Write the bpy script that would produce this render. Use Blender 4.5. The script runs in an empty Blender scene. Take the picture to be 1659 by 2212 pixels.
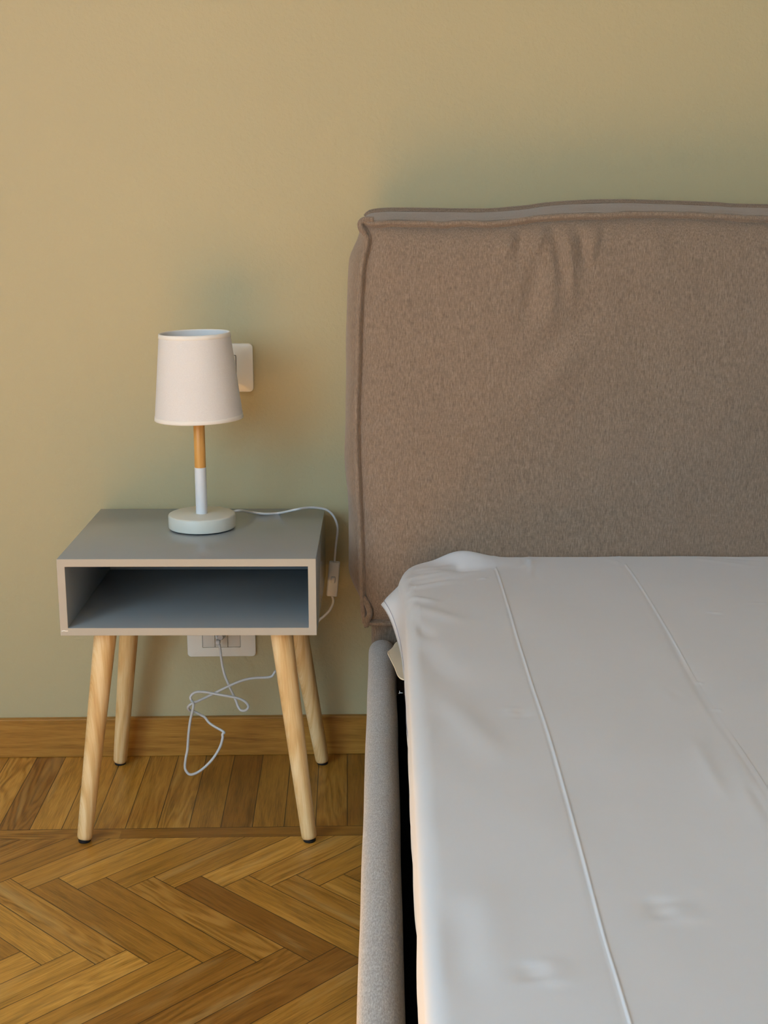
import bpy, bmesh, math, random
from mathutils import Vector, Matrix, noise
sc = bpy.context.scene
C = sc.collection
random.seed(7)

# ------------------------------------------------------------------ camera
F = 3000.0                      # focal length in pixels of the 1659 x 2212 frame
CAMZ = 1.05
PITCH = math.atan(697/F)
cam = bpy.data.cameras.new('camera'); cam_o = bpy.data.objects.new('camera', cam); C.objects.link(cam_o)
cam.sensor_fit = 'VERTICAL'; cam.sensor_height = 24; cam.sensor_width = 18
cam.lens = F/2212*24; cam.clip_start = 0.01
CR = Matrix.Rotation(math.pi/2-PITCH, 3, 'X') @ Matrix.Rotation(-0.00175, 3, 'Z')
cam_o.matrix_world = Matrix.Translation((0, 0, CAMZ)) @ CR.to_4x4()
sc.camera = cam_o

# ------------------------------------------------------------------ light
SUN_E, SKY_W, SKY_FILL, EXPO = 108.0, 178.0, 64.0, -1.10
sc.view_settings.view_transform = 'Standard'; sc.view_settings.look = 'None'
sc.view_settings.gamma = 1; sc.view_settings.use_curve_mapping = False
sc.view_settings.exposure = EXPO
w = bpy.data.worlds.new('world'); sc.world = w; w.use_nodes = True
w.node_tree.nodes['Background'].inputs[0].default_value = (0.55, 0.72, 1.0, 1)
w.node_tree.nodes['Background'].inputs[1].default_value = 0.6
# room box and window opening in the left wall
RX0, RX1, RY0, RZ1 = -2.25, 2.3, -2.1, 2.7
WY0, WY1, WZ0, WZ1 = -1.60, 0.30, 0.65, 2.45
sd = Vector((0.90, 0.55, -1.0)).normalized()       # direction the sunlight travels
sun = bpy.data.lights.new('sun', 'SUN'); sun.energy = SUN_E; sun.color = (1.0, 0.91, 0.60); sun.angle = math.radians(0.8)
sun_o = bpy.data.objects.new('sun', sun); C.objects.link(sun_o)
sun_o.rotation_euler = sd.to_track_quat('-Z', 'Y').to_euler()
sky = bpy.data.lights.new('window_or_fill_sky', 'AREA'); sky.shape = 'RECTANGLE'
sky.size = WZ1-WZ0; sky.size_y = WY1-WY0; sky.energy = SKY_W; sky.color = (0.56, 0.86, 1.12)
sky_o = bpy.data.objects.new('window_or_fill_sky', sky); C.objects.link(sky_o)
sky_o.location = (RX0+0.0, (WY0+WY1)/2, (WZ0+WZ1)/2)
sky_o.rotation_euler = Vector((1, 0.1, -0.85)).to_track_quat('-Z', 'Y').to_euler()

FX0, FX1, FZ0, FZ1 = -1.9, -0.3, 0.8, 2.4        # added window opening behind the camera, for frontal fill light
fill_sky = bpy.data.lights.new('window_or_fill_sky', 'AREA'); fill_sky.shape = 'RECTANGLE'  # unseen light, added to soften the shadows from the front
fill_sky.size = FX1-FX0; fill_sky.size_y = FZ1-FZ0; fill_sky.energy = SKY_FILL; fill_sky.color = (0.56, 0.86, 1.12)
fill_sky_o = bpy.data.objects.new('window_or_fill_sky', fill_sky); C.objects.link(fill_sky_o)
fill_sky_o.location = ((FX0+FX1)/2, RY0+0.02, (FZ0+FZ1)/2)
fill_sky_o.rotation_euler = (math.radians(90-25), 0, 0)

# ------------------------------------------------------------------ helpers
def ray(px, py):
    return CR @ Vector(((px-829.5)/F, -(py-1106)/F, -1))
def PD(px, py, D):              # point of the room at distance D (towards the wall) seen at px, py
    r = ray(px, py); return Vector((0, 0, CAMZ)) + r*(D/r.y)
def PZ(px, py, z):              # point of the room at height z seen at px, py
    r = ray(px, py); return Vector((0, 0, CAMZ)) + r*((z-CAMZ)/r.z)
PSI = 0.024                     # the head wall is turned by this much to the bed
WU = Vector((math.cos(PSI), math.sin(PSI), 0)); WN = Vector((math.sin(PSI), -math.cos(PSI), 0))   # along, out of the wall
W0 = Vector((-0.35, 2.483, 0))
def WP(u, n, z): return W0 + WU*u + WN*n + Vector((0, 0, z))
def wall_hit(px, py, n=0.0):
    r = ray(px, py); o = Vector((0, 0, CAMZ))
    t = ((W0+WN*n-o).dot(WN))/r.dot(WN); p = o+r*t
    return (p-W0).dot(WU), p.z

def sm(a, b, x):
    t = min(1, max(0, (x-a)/(b-a))); return t*t*(3-2*t)
def lerp(a, b, t): return a+(b-a)*t
def pw(pts, x):                 # piecewise interpolation, smooth
    if x <= pts[0][0]: return pts[0][1]
    for (a, va), (b, vb) in zip(pts, pts[1:]):
        if x <= b: return va+(vb-va)*((x-a)/(b-a))
    return pts[-1][1]

def empty(name, loc, label, cat, group=None):
    o = bpy.data.objects.new(name, None); C.objects.link(o); o.location = loc
    o.empty_display_size = 0.05
    o['label'] = label; o['category'] = cat
    if group: o['group'] = group
    o['_w'] = list(loc); return o
def origin(o):
    s = Vector((0, 0, 0))
    while o is not None: s += Vector(o.location); o = o.parent
    return s
def obj(name, bm, mat, parent=None, loc=None, smooth=True, label=None, angle=None):
    """link bm (room coordinates) as one mesh object"""
    if parent is not None: base = origin(parent); ol = Vector((0, 0, 0))
    else: base = Vector(loc) if loc is not None else Vector((0, 0, 0)); ol = base
    bmesh.ops.translate(bm, verts=bm.verts, vec=-base)
    me = bpy.data.meshes.new(name)
    if smooth:
        for f in bm.faces: f.smooth = True
        if angle is not None:
            for e in bm.edges:
                if len(e.link_faces) == 2 and e.calc_face_angle(0) > math.radians(angle): e.smooth = False
    bm.to_mesh(me); bm.free()
    o = bpy.data.objects.new(name, me); C.objects.link(o); o.location = ol
    if mat: me.materials.append(mat)
    if parent is not None: o.parent = parent
    if label: o['label'] = label
    return o
def struct(name, bm, mat, smooth=False, **k):
    o = obj(name, bm, mat, smooth=smooth, **k); o['kind'] = 'structure'; return o

def box(bm, p0, p1, bev=0.0, seg=2, M=None):
    """box in room coordinates, or in the frame M"""
    b = bmesh.new()
    bmesh.ops.create_cube(b, size=1)
    c = [(a+d)/2 for a, d in zip(p0, p1)]; s = [abs(d-a) for a, d in zip(p0, p1)]
    for v in b.verts: v.co = Vector((c[0]+v.co.x*s[0], c[1]+v.co.y*s[1], c[2]+v.co.z*s[2]))
    if bev: bmesh.ops.bevel(b, geom=list(b.edges), offset=bev, segments=seg, profile=0.5, affect='EDGES')
    if M is not None: b.transform(M)
    me = bpy.data.meshes.new('t'); b.to_mesh(me); b.free(); bm.from_mesh(me); bpy.data.meshes.remove(me)
    return bm
WM = Matrix(((WU.x, WN.x, 0, W0.x), (WU.y, WN.y, 0, W0.y), (0, 0, 1, 0), (0, 0, 0, 1)))  # u, n, z -> room
def wbox(bm, p0, p1, bev=0, seg=2):
    b = bmesh.new(); box(b, p0, p1, bev, seg, WM); bmesh.ops.reverse_faces(b, faces=b.faces)
    me = bpy.data.meshes.new('t'); b.to_mesh(me); b.free(); bm.from_mesh(me); bpy.data.meshes.remove(me); return bm

def lathe(bm, prof, c, seg=64, M=None, closed=True):
    rows = []
    for r, z in prof:
        if r < 1e-6: rows.append([bm.verts.new((0, 0, z))])
        else: rows.append([bm.verts.new((r*math.cos(2*math.pi*i/seg), r*math.sin(2*math.pi*i/seg), z)) for i in range(seg)])
    vs = [v for r in rows for v in r]
    for a, b in zip(rows, rows[1:]):
        for i in range(seg):
            j = (i+1) % seg
            if len(a) == 1 and len(b) == 1: continue
            if len(a) == 1: bm.faces.new((a[0], b[j], b[i]))
            elif len(b) == 1: bm.faces.new((a[i], a[j], b[0]))
            else: bm.faces.new((a[i], a[j], b[j], b[i]))
    T = Matrix.Translation(c) @ (M if M is not None else Matrix.Identity(4))
    for v in vs: v.co = T @ v.co
    bmesh.ops.recalc_face_normals(bm, faces=bm.faces)
    return bm

def catmull(P, n=8):
    P = [Vector(p) for p in P]; out = []
    Q = [2*P[0]-P[1]]+P+[2*P[-1]-P[-2]]
    for i in range(1, len(Q)-2):
        a, b, c, d = Q[i-1:i+3]
        for k in range(n):
            t = k/n
            out.append(0.5*((2*b)+(c-a)*t+(2*a-5*b+4*c-d)*t*t+(3*b-a-3*c+d)*t**3))
    out.append(P[-1]); return out
def tube(bm, P, rx, ry=None, seg=12, up=(0, 0, 1), caps=True):
    """tube along P; rx may be a function of index"""
    ry = ry or rx; rows = []; N = len(P)
    n0 = None
    for i, p in enumerate(P):
        t = (P[min(i+1, N-1)]-P[max(i-1, 0)]).normalized()
        if n0 is None:
            n0 = Vector(up)-t*t.dot(Vector(up))
            if n0.length < 1e-3: n0 = Vector((1, 0, 0))-t*t.x
        n0 = (n0-t*n0.dot(t)).normalized(); b0 = t.cross(n0)
        a = rx(i) if callable(rx) else rx; b = ry(i) if callable(ry) else ry
        rows.append([bm.verts.new(p+n0*(a*math.cos(2*math.pi*k/seg))+b0*(b*math.sin(2*math.pi*k/seg))) for k in range(seg)])
    for a, b in zip(rows, rows[1:]):
        for k in range(seg): bm.faces.new((a[k], a[(k+1) % seg], b[(k+1) % seg], b[k]))
    if caps: bm.faces.new(rows[0]); bm.faces.new(rows[-1][::-1])
    bmesh.ops.recalc_face_normals(bm, faces=bm.faces)
    return bm
def grid(bm, rows, flip=False):
    V = [[bm.verts.new(p) for p in r] for r in rows]
    for a, b in zip(V, V[1:]):
        for i in range(len(a)-1):
            f = (a[i], a[i+1], b[i+1], b[i])
            bm.faces.new(f[::-1] if flip else f)
    return V
def seg_ridge(x, y, s):
    """soft fold along a segment: s = x0,y0,x1,y1,width,height (tapers at both ends)"""
    x0, y0, x1, y1, wd, h = s
    dx, dy = x1-x0, y1-y0; L2 = dx*dx+dy*dy
    t = ((x-x0)*dx+(y-y0)*dy)/L2
    if t < -0.3 or t > 1.3: return 0
    px, py = x-(x0+dx*t), y-(y0+dy*t); d2 = (px*px+py*py)/(wd*wd)
    if d2 > 9: return 0
    tt = 2*t-1
    return h*math.exp(-d2)*math.exp(-(abs(tt))**4*1.2)

# ------------------------------------------------------------------ materials
class NT:
    def __init__(s, name, rough=0.6, color=None, spec=0.5):
        m = bpy.data.materials.new(name); m.use_nodes = True; s.m = m; s.t = m.node_tree
        s.b = s.t.nodes['Principled BSDF']; s.b.inputs['Roughness'].default_value = rough
        s.b.inputs['Specular IOR Level'].default_value = spec
        if color: s.b.inputs['Base Color'].default_value = (*color, 1)
    def n(s, typ, **k):
        x = s.t.nodes.new(typ)
        for a, v in k.items():
            if a.startswith('i_'): x.inputs[a[2:].replace('_', ' ')].default_value = v
            else: setattr(x, a, v)
        return x
    def l(s, a, b): s.t.links.new(a, b)
    def coord(s, which='Object', scale=(1, 1, 1), rot=(0, 0, 0)):
        c = s.n('ShaderNodeTexCoord'); mp = s.n('ShaderNodeMapping')
        mp.inputs['Scale'].default_value = scale; mp.inputs['Rotation'].default_value = rot
        s.l(c.outputs[which], mp.inputs[0]); return mp.outputs[0]
    def noise(s, vec, scale, detail=3, rough=0.5, dist=0.0):
        x = s.n('ShaderNodeTexNoise'); x.inputs['Scale'].default_value = scale; x.inputs['Detail'].default_value = detail
        x.inputs['Roughness'].default_value = rough; x.inputs['Distortion'].default_value = dist
        if vec is not None: s.l(vec, x.inputs['Vector'])
        return x.outputs['Fac']
    def ramp(s, fac, stops):
        x = s.n('ShaderNodeValToRGB'); e = x.color_ramp.elements
        while len(e) < len(stops): e.new(0.5)
        for el, (p, c) in zip(e, stops): el.position = p; el.color = (*c, 1)
        s.l(fac, x.inputs[0]); return x.outputs[0]
    def math(s, op, a, b=None, clamp=False):
        x = s.n('ShaderNodeMath', operation=op); x.use_clamp = clamp
        for i, v in enumerate((a, b)):
            if v is None: continue
            if isinstance(v, (int, float)): x.inputs[i].default_value = v
            else: s.l(v, x.inputs[i])
        return x.outputs[0]
    def mix(s, fac, a, b, blend='MIX'):
        x = s.n('ShaderNodeMix', data_type='RGBA', blend_type=blend)
        for sock, v in ((x.inputs[0], fac), (x.inputs[6], a), (x.inputs[7], b)):
            if isinstance(v, (int, float)): sock.default_value = v
            elif isinstance(v, tuple): sock.default_value = (*v, 1)
            else: s.l(v, sock)
        return x.outputs[2]
    def color(s, c): s.l(c, s.b.inputs['Base Color'])
    def bump(s, h, strength=0.3, dist=0.001, prev=None):
        x = s.n('ShaderNodeBump'); x.inputs['Strength'].default_value = strength; x.inputs['Distance'].default_value = dist
        s.l(h, x.inputs['Height'])
        if prev is not None: s.l(prev, x.inputs['Normal'])
        s.l(x.outputs[0], s.b.inputs['Normal']); return x.outputs[0]

def mat_wall(col, name):
    k = NT(name, 0.55, spec=0.35)
    v = k.coord()
    k.color(k.mix(k.noise(v, 2.2, 2), tuple(c*0.97 for c in col), tuple(min(1, c*1.03) for c in col)))
    b = k.bump(k.noise(v, 150, 3, 0.55), 0.55, 0.0016)
    k.bump(k.noise(v, 45, 2, 0.5), 0.25, 0.0022, b)
    return k.m
M_WALL = mat_wall((0.495, 0.418, 0.235), 'beige_wall_paint')
M_CEIL = mat_wall((0.72, 0.70, 0.66), 'white_ceiling_paint'); M_WALLW = mat_wall((0.74, 0.74, 0.72), 'white_wall_paint')

def wood_color(k, u, vv, seed, ramp, figure=1.0, ring=0.26):
    """u along the grain (m), vv across (m), seed 0..1 per board"""
    so = k.math('MULTIPLY', seed, 37.0)
    cb = k.n('ShaderNodeCombineXYZ'); k.l(k.math('MULTIPLY', u, 3.2), cb.inputs[0]); k.l(k.math('MULTIPLY', vv, 22), cb.inputs[1]); k.l(so, cb.inputs[2])
    big = k.noise(cb.outputs[0], 1.0, 2, 0.5, 0.4)
    # growth rings: contour lines of the big noise, plus fine fibres
    rings = k.math('SINE', k.math('ADD', k.math('MULTIPLY', big, 58*figure), k.math('MULTIPLY', vv, 260)))
    rings = k.math('MULTIPLY', k.math('ADD', rings, 1), 0.5)
    cb2 = k.n('ShaderNodeCombineXYZ'); k.l(k.math('MULTIPLY', u, 26), cb2.inputs[0]); k.l(k.math('MULTIPLY', vv, 900), cb2.inputs[1]); k.l(so, cb2.inputs[2])
    fine = k.noise(cb2.outputs[0], 1.0, 3, 0.6)
    cb3 = k.n('ShaderNodeCombineXYZ'); k.l(k.math('MULTIPLY', u, 5), cb3.inputs[0]); k.l(k.math('MULTIPLY', vv, 60), cb3.inputs[1]); k.l(so, cb3.inputs[2])
    mid = k.noise(cb3.outputs[0], 1.0, 3, 0.6)
    f = k.math('ADD', k.math('MULTIPLY', rings, ring), k.math('ADD', k.math('MULTIPLY', fine, 0.42), k.math('MULTIPLY', mid, 0.40)))
    return k.ramp(f, ramp), f

def mat_floor():
    k = NT('oak_parquet', 0.33, spec=0.5)
    a = k.n('ShaderNodeAttribute', attribute_name='stave'); s = k.n('ShaderNodeSeparateColor'); k.l(a.outputs['Color'], s.inputs[0])
    uvn = k.n('ShaderNodeUVMap', uv_map='grain'); su = k.n('ShaderNodeSeparateXYZ'); k.l(uvn.outputs[0], su.inputs[0])
    en = k.n('ShaderNodeUVMap', uv_map='edge'); se = k.n('ShaderNodeSeparateXYZ'); k.l(en.outputs[0], se.inputs[0])
    u, v = su.outputs[0], su.outputs[1]
    col, f = wood_color(k, u, v, s.outputs[1], [(0.31, (0.25, 0.115, 0.013)), (0.45, (0.45, 0.215, 0.030)), (0.64, (0.62, 0.335, 0.070))], 1.0, k.math('MULTIPLY', k.math('POWER', s.outputs[1], 3.0), 0.24))
    tone = k.ramp(s.outputs[0], [(0.0, (0.60, 0.50, 0.40)), (0.45, (0.96, 0.92, 0.85)), (0.85, (1.22, 1.22, 1.22)), (1.0, (1.40, 1.48, 1.70))])
    col = k.mix(1.0, col, tone, 'MULTIPLY')
    cs = k.n('ShaderNodeCombineXYZ'); k.l(k.math('MULTIPLY', u, 2.0), cs.inputs[0]); k.l(k.math('MULTIPLY', v, 17), cs.inputs[1]); k.l(k.math('MULTIPLY', s.outputs[1], 91.0), cs.inputs[2])
    sap = k.math('MULTIPLY', k.math('SUBTRACT', k.noise(cs.outputs[0], 1.0, 3, 0.55, 0.6), 0.57), 7.0, True)
    col = k.mix(k.math('MULTIPLY', sap, 0.55), col, (0.62, 0.40, 0.135))
    # joints: dark line where the board ends
    w_ = 0.0008
    j1 = k.math('LESS_THAN', se.outputs[0], w_); j2 = k.math('LESS_THAN', se.outputs[1], w_)
    j = k.math('MAXIMUM', j1, j2)
    col = k.mix(k.math('MULTIPLY', j, 0.8), col, (0.035, 0.015, 0.004))
    k.color(col)
    k.l(k.math('ADD', 0.26, k.math('MULTIPLY', f, 0.22)), k.b.inputs['Roughness'])
    h = k.math('SUBTRACT', k.math('MULTIPLY', f, 0.35), j)
    k.bump(h, 0.5, 0.0006)
    return k.m
def mat_wood(name, ramp, axis='Z', rough=0.5, figure=1.0, seed=0.3, objrand=False, spec=0.4, ring=0.16):
    k = NT(name, rough, spec=spec)
    v = k.coord(); s = k.n('ShaderNodeSeparateXYZ'); k.l(v, s.inputs[0])
    ax = {'X': 0, 'Z': 2}[axis]
    across = k.math('ADD', s.outputs[2 if ax == 0 else 0], k.math('MULTIPLY', s.outputs[1], 0.8))
    if objrand:
        oi = k.n('ShaderNodeObjectInfo'); sd_ = oi.outputs['Random']
    else:
        vv = k.n('ShaderNodeValue'); vv.outputs[0].default_value = seed; sd_ = vv.outputs[0]
    col, f = wood_color(k, s.outputs[ax], across, sd_, ramp, figure, ring)
    k.color(col); k.bump(f, 0.2, 0.0004); return k.m
M_FLOOR = mat_floor()
M_SKIRT = mat_wood('oak_skirting', [(0.28, (0.24, 0.095, 0.012)), (0.43, (0.41, 0.18, 0.026)), (0.62, (0.54, 0.27, 0.05))], 'X', 0.4, 0.5, ring=0.07)
M_PINE = mat_wood('pale_pine', [(0.30, (0.62, 0.33, 0.11)), (0.47, (0.76, 0.48, 0.20)), (0.66, (0.88, 0.64, 0.34))], 'Z', 0.5, 0.45, objrand=True)
M_STEM = mat_wood('varnished_stem_wood', [(0.2, (0.52, 0.24, 0.05)), (0.5, (0.66, 0.33, 0.08)), (0.8, (0.74, 0.42, 0.12))], 'Z', 0.38, 0.4)

def mat_plain(name, col, rough, spec=0.5, bump=None):
    k = NT(name, rough, col, spec)
    v = k.coord()
    k.color(k.mix(k.noise(v, 14, 3), tuple(c*0.96 for c in col), tuple(min(1, c*1.03) for c in col)))
    if bump: k.bump(k.noise(v, bump[0], 2), bump[1], bump[2])
    return k.m
M_GREY = mat_plain('grey_lacquer', (0.30, 0.325, 0.335), 0.19, 0.5, (260, 0.12, 0.0004))
M_EDGE = mat_plain('warm_lit_lacquer_edge', (0.45, 0.395, 0.315), 0.5, 0.4, (420, 0.25, 0.0004))  # same grey lacquer, with warm bounce light put into its colour
M_WHITE = mat_plain('off_white_paint', (0.66, 0.66, 0.58), 0.38, 0.5, (600, 0.15, 0.0003))
M_STEMW = mat_plain('cool_white_paint', (0.70, 0.72, 0.74), 0.4, 0.5)
M_CORD = mat_plain('white_cord_plastic', (0.68, 0.67, 0.66), 0.42, 0.5)
M_PLATE = mat_plain('white_gloss_plastic', (0.88, 0.83, 0.72), 0.18, 0.5)
M_MOD = mat_plain('white_module_plastic', (0.74, 0.70, 0.62), 0.3, 0.5)
M_BLACK = mat_plain('black_rubber', (0.012, 0.012, 0.014), 0.5, 0.4)
M_CHAR = mat_plain('charcoal_mattress_side', (0.012, 0.012, 0.013), 0.9, 0.1, (900, 0.8, 0.001))
M_CREAM = mat_plain('cream_fabric', (0.86, 0.70, 0.49), 0.8, 0.2, (700, 0.4, 0.0004))
M_METAL = mat_plain('metal', (0.6, 0.6, 0.6), 0.3, 0.5)
M_WIN = mat_plain('window_frame_paint', (0.8, 0.8, 0.78), 0.4, 0.5)

def mat_uph(name, q, tint, flat=False):
    k = NT(name, 0.95, spec=0.12)
    v = k.coord(); vz = k.coord(scale=(1, 0.33, 1) if flat else (1, 1, 0.16)); vx = k.coord(scale=(0.2, 1, 1))
    n1 = k.noise(vz, 700, 3, 0.65); n2 = k.noise(vx, 650, 2, 0.6); n3 = k.noise(v, 3.5, 3, 0.6)
    f = k.math('ADD', k.math('MULTIPLY', n1, 0.8), k.math('MULTIPLY', n2, 0.2))
    c = k.ramp(f, [(0.30, (0.135, 0.096, 0.064)), (0.5, (0.232, 0.167, 0.115)), (0.70, (0.345, 0.26, 0.187))])
    c = k.mix(k.math('MULTIPLY', n3, 0.22), c, (0.30, 0.215, 0.17))
    c = k.mix(1.0, c, tint, 'MULTIPLY')
    k.color(c)
    k.b.inputs['Sheen Weight'].default_value = 0.35; k.b.inputs['Sheen Roughness'].default_value = 0.5
    k.b.inputs['Sheen Tint'].default_value = (0.9, 0.85, 0.8, 1)
    k.bump(f, 0.6, 0.0012)
    return k.m
M_UPH = mat_uph('brown_taupe_chenille', 1.0, (1, 1, 1)); M_FRAME = mat_uph('cool_lit_taupe_chenille', 1.0, (1.52, 1.98, 2.6), True)  # rails: same chenille, cool light from above put into the tint
def mat_satin():
    k = NT('white_satin_microfibre', 0.38, (0.60, 0.60, 0.61), 0.45)
    v = k.coord()
    k.color(k.mix(k.noise(v, 5, 3), (0.625, 0.64, 0.66), (0.655, 0.67, 0.69)))
    k.b.inputs['Sheen Weight'].default_value = 0.25; k.b.inputs['Sheen Roughness'].default_value = 0.35
    b = k.bump(k.noise(v, 1100, 2, 0.6), 0.12, 0.0003)
    k.bump(k.noise(v, 9, 3, 0.5), 0.35, 0.004, b)
    return k.m
M_SATIN = mat_satin()
def mat_shade():
    k = NT('cream_shade_fabric', 0.85, spec=0.15)
    v = k.coord(scale=(1, 1, 4)); n = k.noise(v, 420, 3, 0.7)
    k.color(k.ramp(n, [(0.3, (0.70, 0.66, 0.62)), (0.7, (0.78, 0.745, 0.70))]))
    k.bump(n, 0.25, 0.0005); return k.m
M_SHADE = mat_shade()
M_SHIN = mat_plain('white_shade_lining', (0.80, 0.79, 0.78), 0.6, 0.3)

# ------------------------------------------------------------------ room shell
def room_wall(p0, p1): return box(bmesh.new(), p0, p1)
T = 0.12
bm = bmesh.new(); wbox(bm, (-2.2, -T, -0.05), (3.0, 0, RZ1+0.05)); struct('wall_back', bm, M_WALL)
struct('wall_right', room_wall((RX1, RY0-T, -0.05), (RX1+T, 2.7, RZ1+0.05)), M_WALLW)
bm = bmesh.new()
box(bm, (RX0-T, RY0-T, -0.05), (FX0, RY0, RZ1+0.05)); box(bm, (FX1, RY0-T, -0.05), (RX1+T, RY0, RZ1+0.05))
box(bm, (FX0, RY0-T, -0.05), (FX1, RY0, FZ0)); box(bm, (FX0, RY0-T, FZ1), (FX1, RY0, RZ1+0.05))
struct('wall_front', bm, M_WALLW)
bm = bmesh.new()
for a, b, c, d in ((FX0, FX0+.05, FZ0, FZ1), (FX1-.05, FX1, FZ0, FZ1), (FX0, FX1, FZ0, FZ0+.05), (FX0, FX1, FZ1-.05, FZ1)): box(bm, (a, RY0-0.09, c), (b, RY0-0.03, d), 0.004)
struct('fill_window', bm, M_WIN)  # frame of the added fill opening, out of view
bm = bmesh.new()
box(bm, (RX0-T, RY0, -0.05), (RX0, WY0, RZ1+0.05)); box(bm, (RX0-T, WY1, -0.05), (RX0, 2.6, RZ1+0.05))
box(bm, (RX0-T, WY0, -0.05), (RX0, WY1, WZ0)); box(bm, (RX0-T, WY0, WZ1), (RX0, WY1, RZ1+0.05))
struct('wall_left', bm, M_WALLW)
struct('ceiling', room_wall((RX0-T, RY0-T, RZ1), (RX1+T, 2.7, RZ1+0.1)), M_CEIL)
win = struct('window_1', box(box(box(box(bmesh.new(), (RX0-0.09, WY0, WZ0), (RX0-0.03, WY0+0.05, WZ1), 0.004), (RX0-0.09, WY1-0.05, WZ0), (RX0-0.03, WY1, WZ1), 0.004),
             (RX0-0.09, WY0, WZ1-0.05), (RX0-0.03, WY1, WZ1), 0.004), (RX0-0.09, WY0, WZ0), (RX0-0.03, WY1, WZ0+0.05), 0.004), M_WIN)

# floor: every stave cut to its own outline inside one mesh
SW, SL = 0.0527, 0.304          # stave width and length
a_ = PZ(402, 1788.4, 0); b_ = PZ(402, 1809.6, 0)
def un(p): d = p-W0; return d.dot(WU), d.dot(WN)
NS0, NS1 = un(a_)[1], un(b_)[1]          # dark strip between these distances from the wall
bm = bmesh.new()
uvl = bm.loops.layers.uv.new('grain'); edl = bm.loops.layers.uv.new('edge'); cl = bm.loops.layers.float_color.new('stave')
def stave(corners, u_dir_len, width, tone, dz=0.0):
    """corners in (u, n) of the wall frame, ordered start-left, end-left, end-right, start-right; clipped later"""
    vs = [bm.verts.new(Vector((c[0], c[1], 0))) for c in corners]
    f = bm.faces.new(vs); r2 = random.random(); ou = random.random()*5; ov = random.random()*3
    U = [(0, 0), (u_dir_len, 0), (u_dir_len, width), (0, width)]
    for lp, q in zip(f.loops, U):
        lp[uvl].uv = (q[0]+ou, q[1]+ov); lp[cl] = (tone, r2, 0, 1); lp[edl].uv = q
    return f
def tone():
    r = random.random()
    return min(1, max(0, random.gauss(0.46, 0.27))) if r < 0.84 else random.uniform(0.8, 1.0)
# split each stave in quarters so that edge distance interpolates linearly: 2x2 cells
def stave4(P, A, B, L, W_):
    """P corner, A, B unit directions; rectangle L along A, W_ along B"""
    t = tone(); r2 = random.random(); ou = random.random()*5; ov = random.random()*3
    us = [0, W_/2, L-W_/2, L]; vs_ = [0, W_/2, W_]
    V = [[bm.verts.new((P[0]+A[0]*a+B[0]*b, P[1]+A[1]*a+B[1]*b, 0)) for b in vs_] for a in us]
    for i in range(3):
        for j in range(2):
            idx = [(i, j), (i+1, j), (i+1, j+1), (i, j+1)]
            f = bm.faces.new([V[a][b] for a, b in idx])
            for lp in f.loops:
                for a, b in idx:
                    if V[a][b] is lp.vert: break
                lp[uvl].uv = (us[a]+ou, vs_[b]+ov); lp[cl] = (t, r2, 0, 1)
                lp[edl].uv = (min(us[a], L-us[a]), min(vs_[b], W_-vs_[b]))
c45 = math.sqrt(0.5)
pk = un(PZ(331.6, 1893.7, 0))           # a peak of the second row
# in the (u, n) frame n grows towards the viewer; "up" (towards wall) is -n
d1 = (c45, -c45); n1 = (-c45, -c45)
V0 = (pk[0]-SL*n1[0]-SW*d1[0], pk[1]-SL*n1[1]-SW*d1[1])
P0 = (V0[0]-SL*d1[0], V0[1]-SL*d1[1])
for r in range(-1, 9):
    for i in range(-32, 44):
        px_, pn_ = P0[0]+i*SW*math.sqrt(2), P0[1]+r*SL*math.sqrt(2)
        if abs(pn_) > 4: continue
        stave4((px_, pn_), d1, n1, SL, SW)
        stave4((px_+SL*d1[0], pn_+SL*d1[1]), n1, d1, SL, SW)
def cut(co, no):
    bmesh.ops.bisect_plane(bm, geom=bm.verts[:]+bm.edges[:]+bm.faces[:], plane_co=co, plane_no=no, clear_outer=True)
cut((0, NS1, 0), (0, -1, 0))
for f in bm.faces:                       # the cut ends get their joint from the strip edge
    pass
bx_ = un(PZ(340, 1786, 0))[0]
for i in range(-36, 60):                 # border staves at right angles to the wall
    stave4((bx_+i*0.0535, -0.02), (0, 1), (1, 0), NS0+0.02, 0.0535)
for i in range(-3, 6):                   # dark strip
    x = -0.1+i*0.62
    us = (0, 0.62)
    f = None
    t, r2 = 0.12+0.1*random.random(), random.random()
    st = [(x, NS0), (x+0.62, NS0), (x+0.62, NS1), (x, NS1)]
    V = [bm.verts.new((*q, 0)) for q in st]; h = NS1-NS0
    Vm = [bm.verts.new((x, NS0+h/2, 0)), bm.verts.new((x+0.62, NS0+h/2, 0))]
    for q, ee in (((V[0], V[1], Vm[1], Vm[0]), (0, 0, h/2, h/2)), ((Vm[0], Vm[1], V[2], V[3]), (h/2, h/2, 0, 0))):
        f = bm.faces.new(q)
        for lp, e in zip(f.loops, ee):
            lp[uvl].uv = (lp.vert.co.x*1.0, lp.vert.co.y); lp[edl].uv = (1, e); lp[cl] = (t, r2, 0, 1)
bm.transform(WM)
for co, no in (((RX0, 0, 0), (-1, 0, 0)), ((RX1, 0, 0), (1, 0, 0)), ((0, RY0, 0), (0, -1, 0))): cut(co, no)
for f in bm.faces:
    if f.normal.z < 0: f.normal_flip()
bmesh.ops.recalc_face_normals(bm, faces=bm.faces)
for f in bm.faces:
    if f.normal.z < 0: f.normal_flip()
fl = struct('floor', bm, M_FLOOR)
# baseboard
bm = bmesh.new(); wbox(bm, (-2.2, 0, 0), (3.0, 0.0125, 0.077), 0.0018, 3)
struct('baseboard_back', bm, M_SKIRT)

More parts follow.
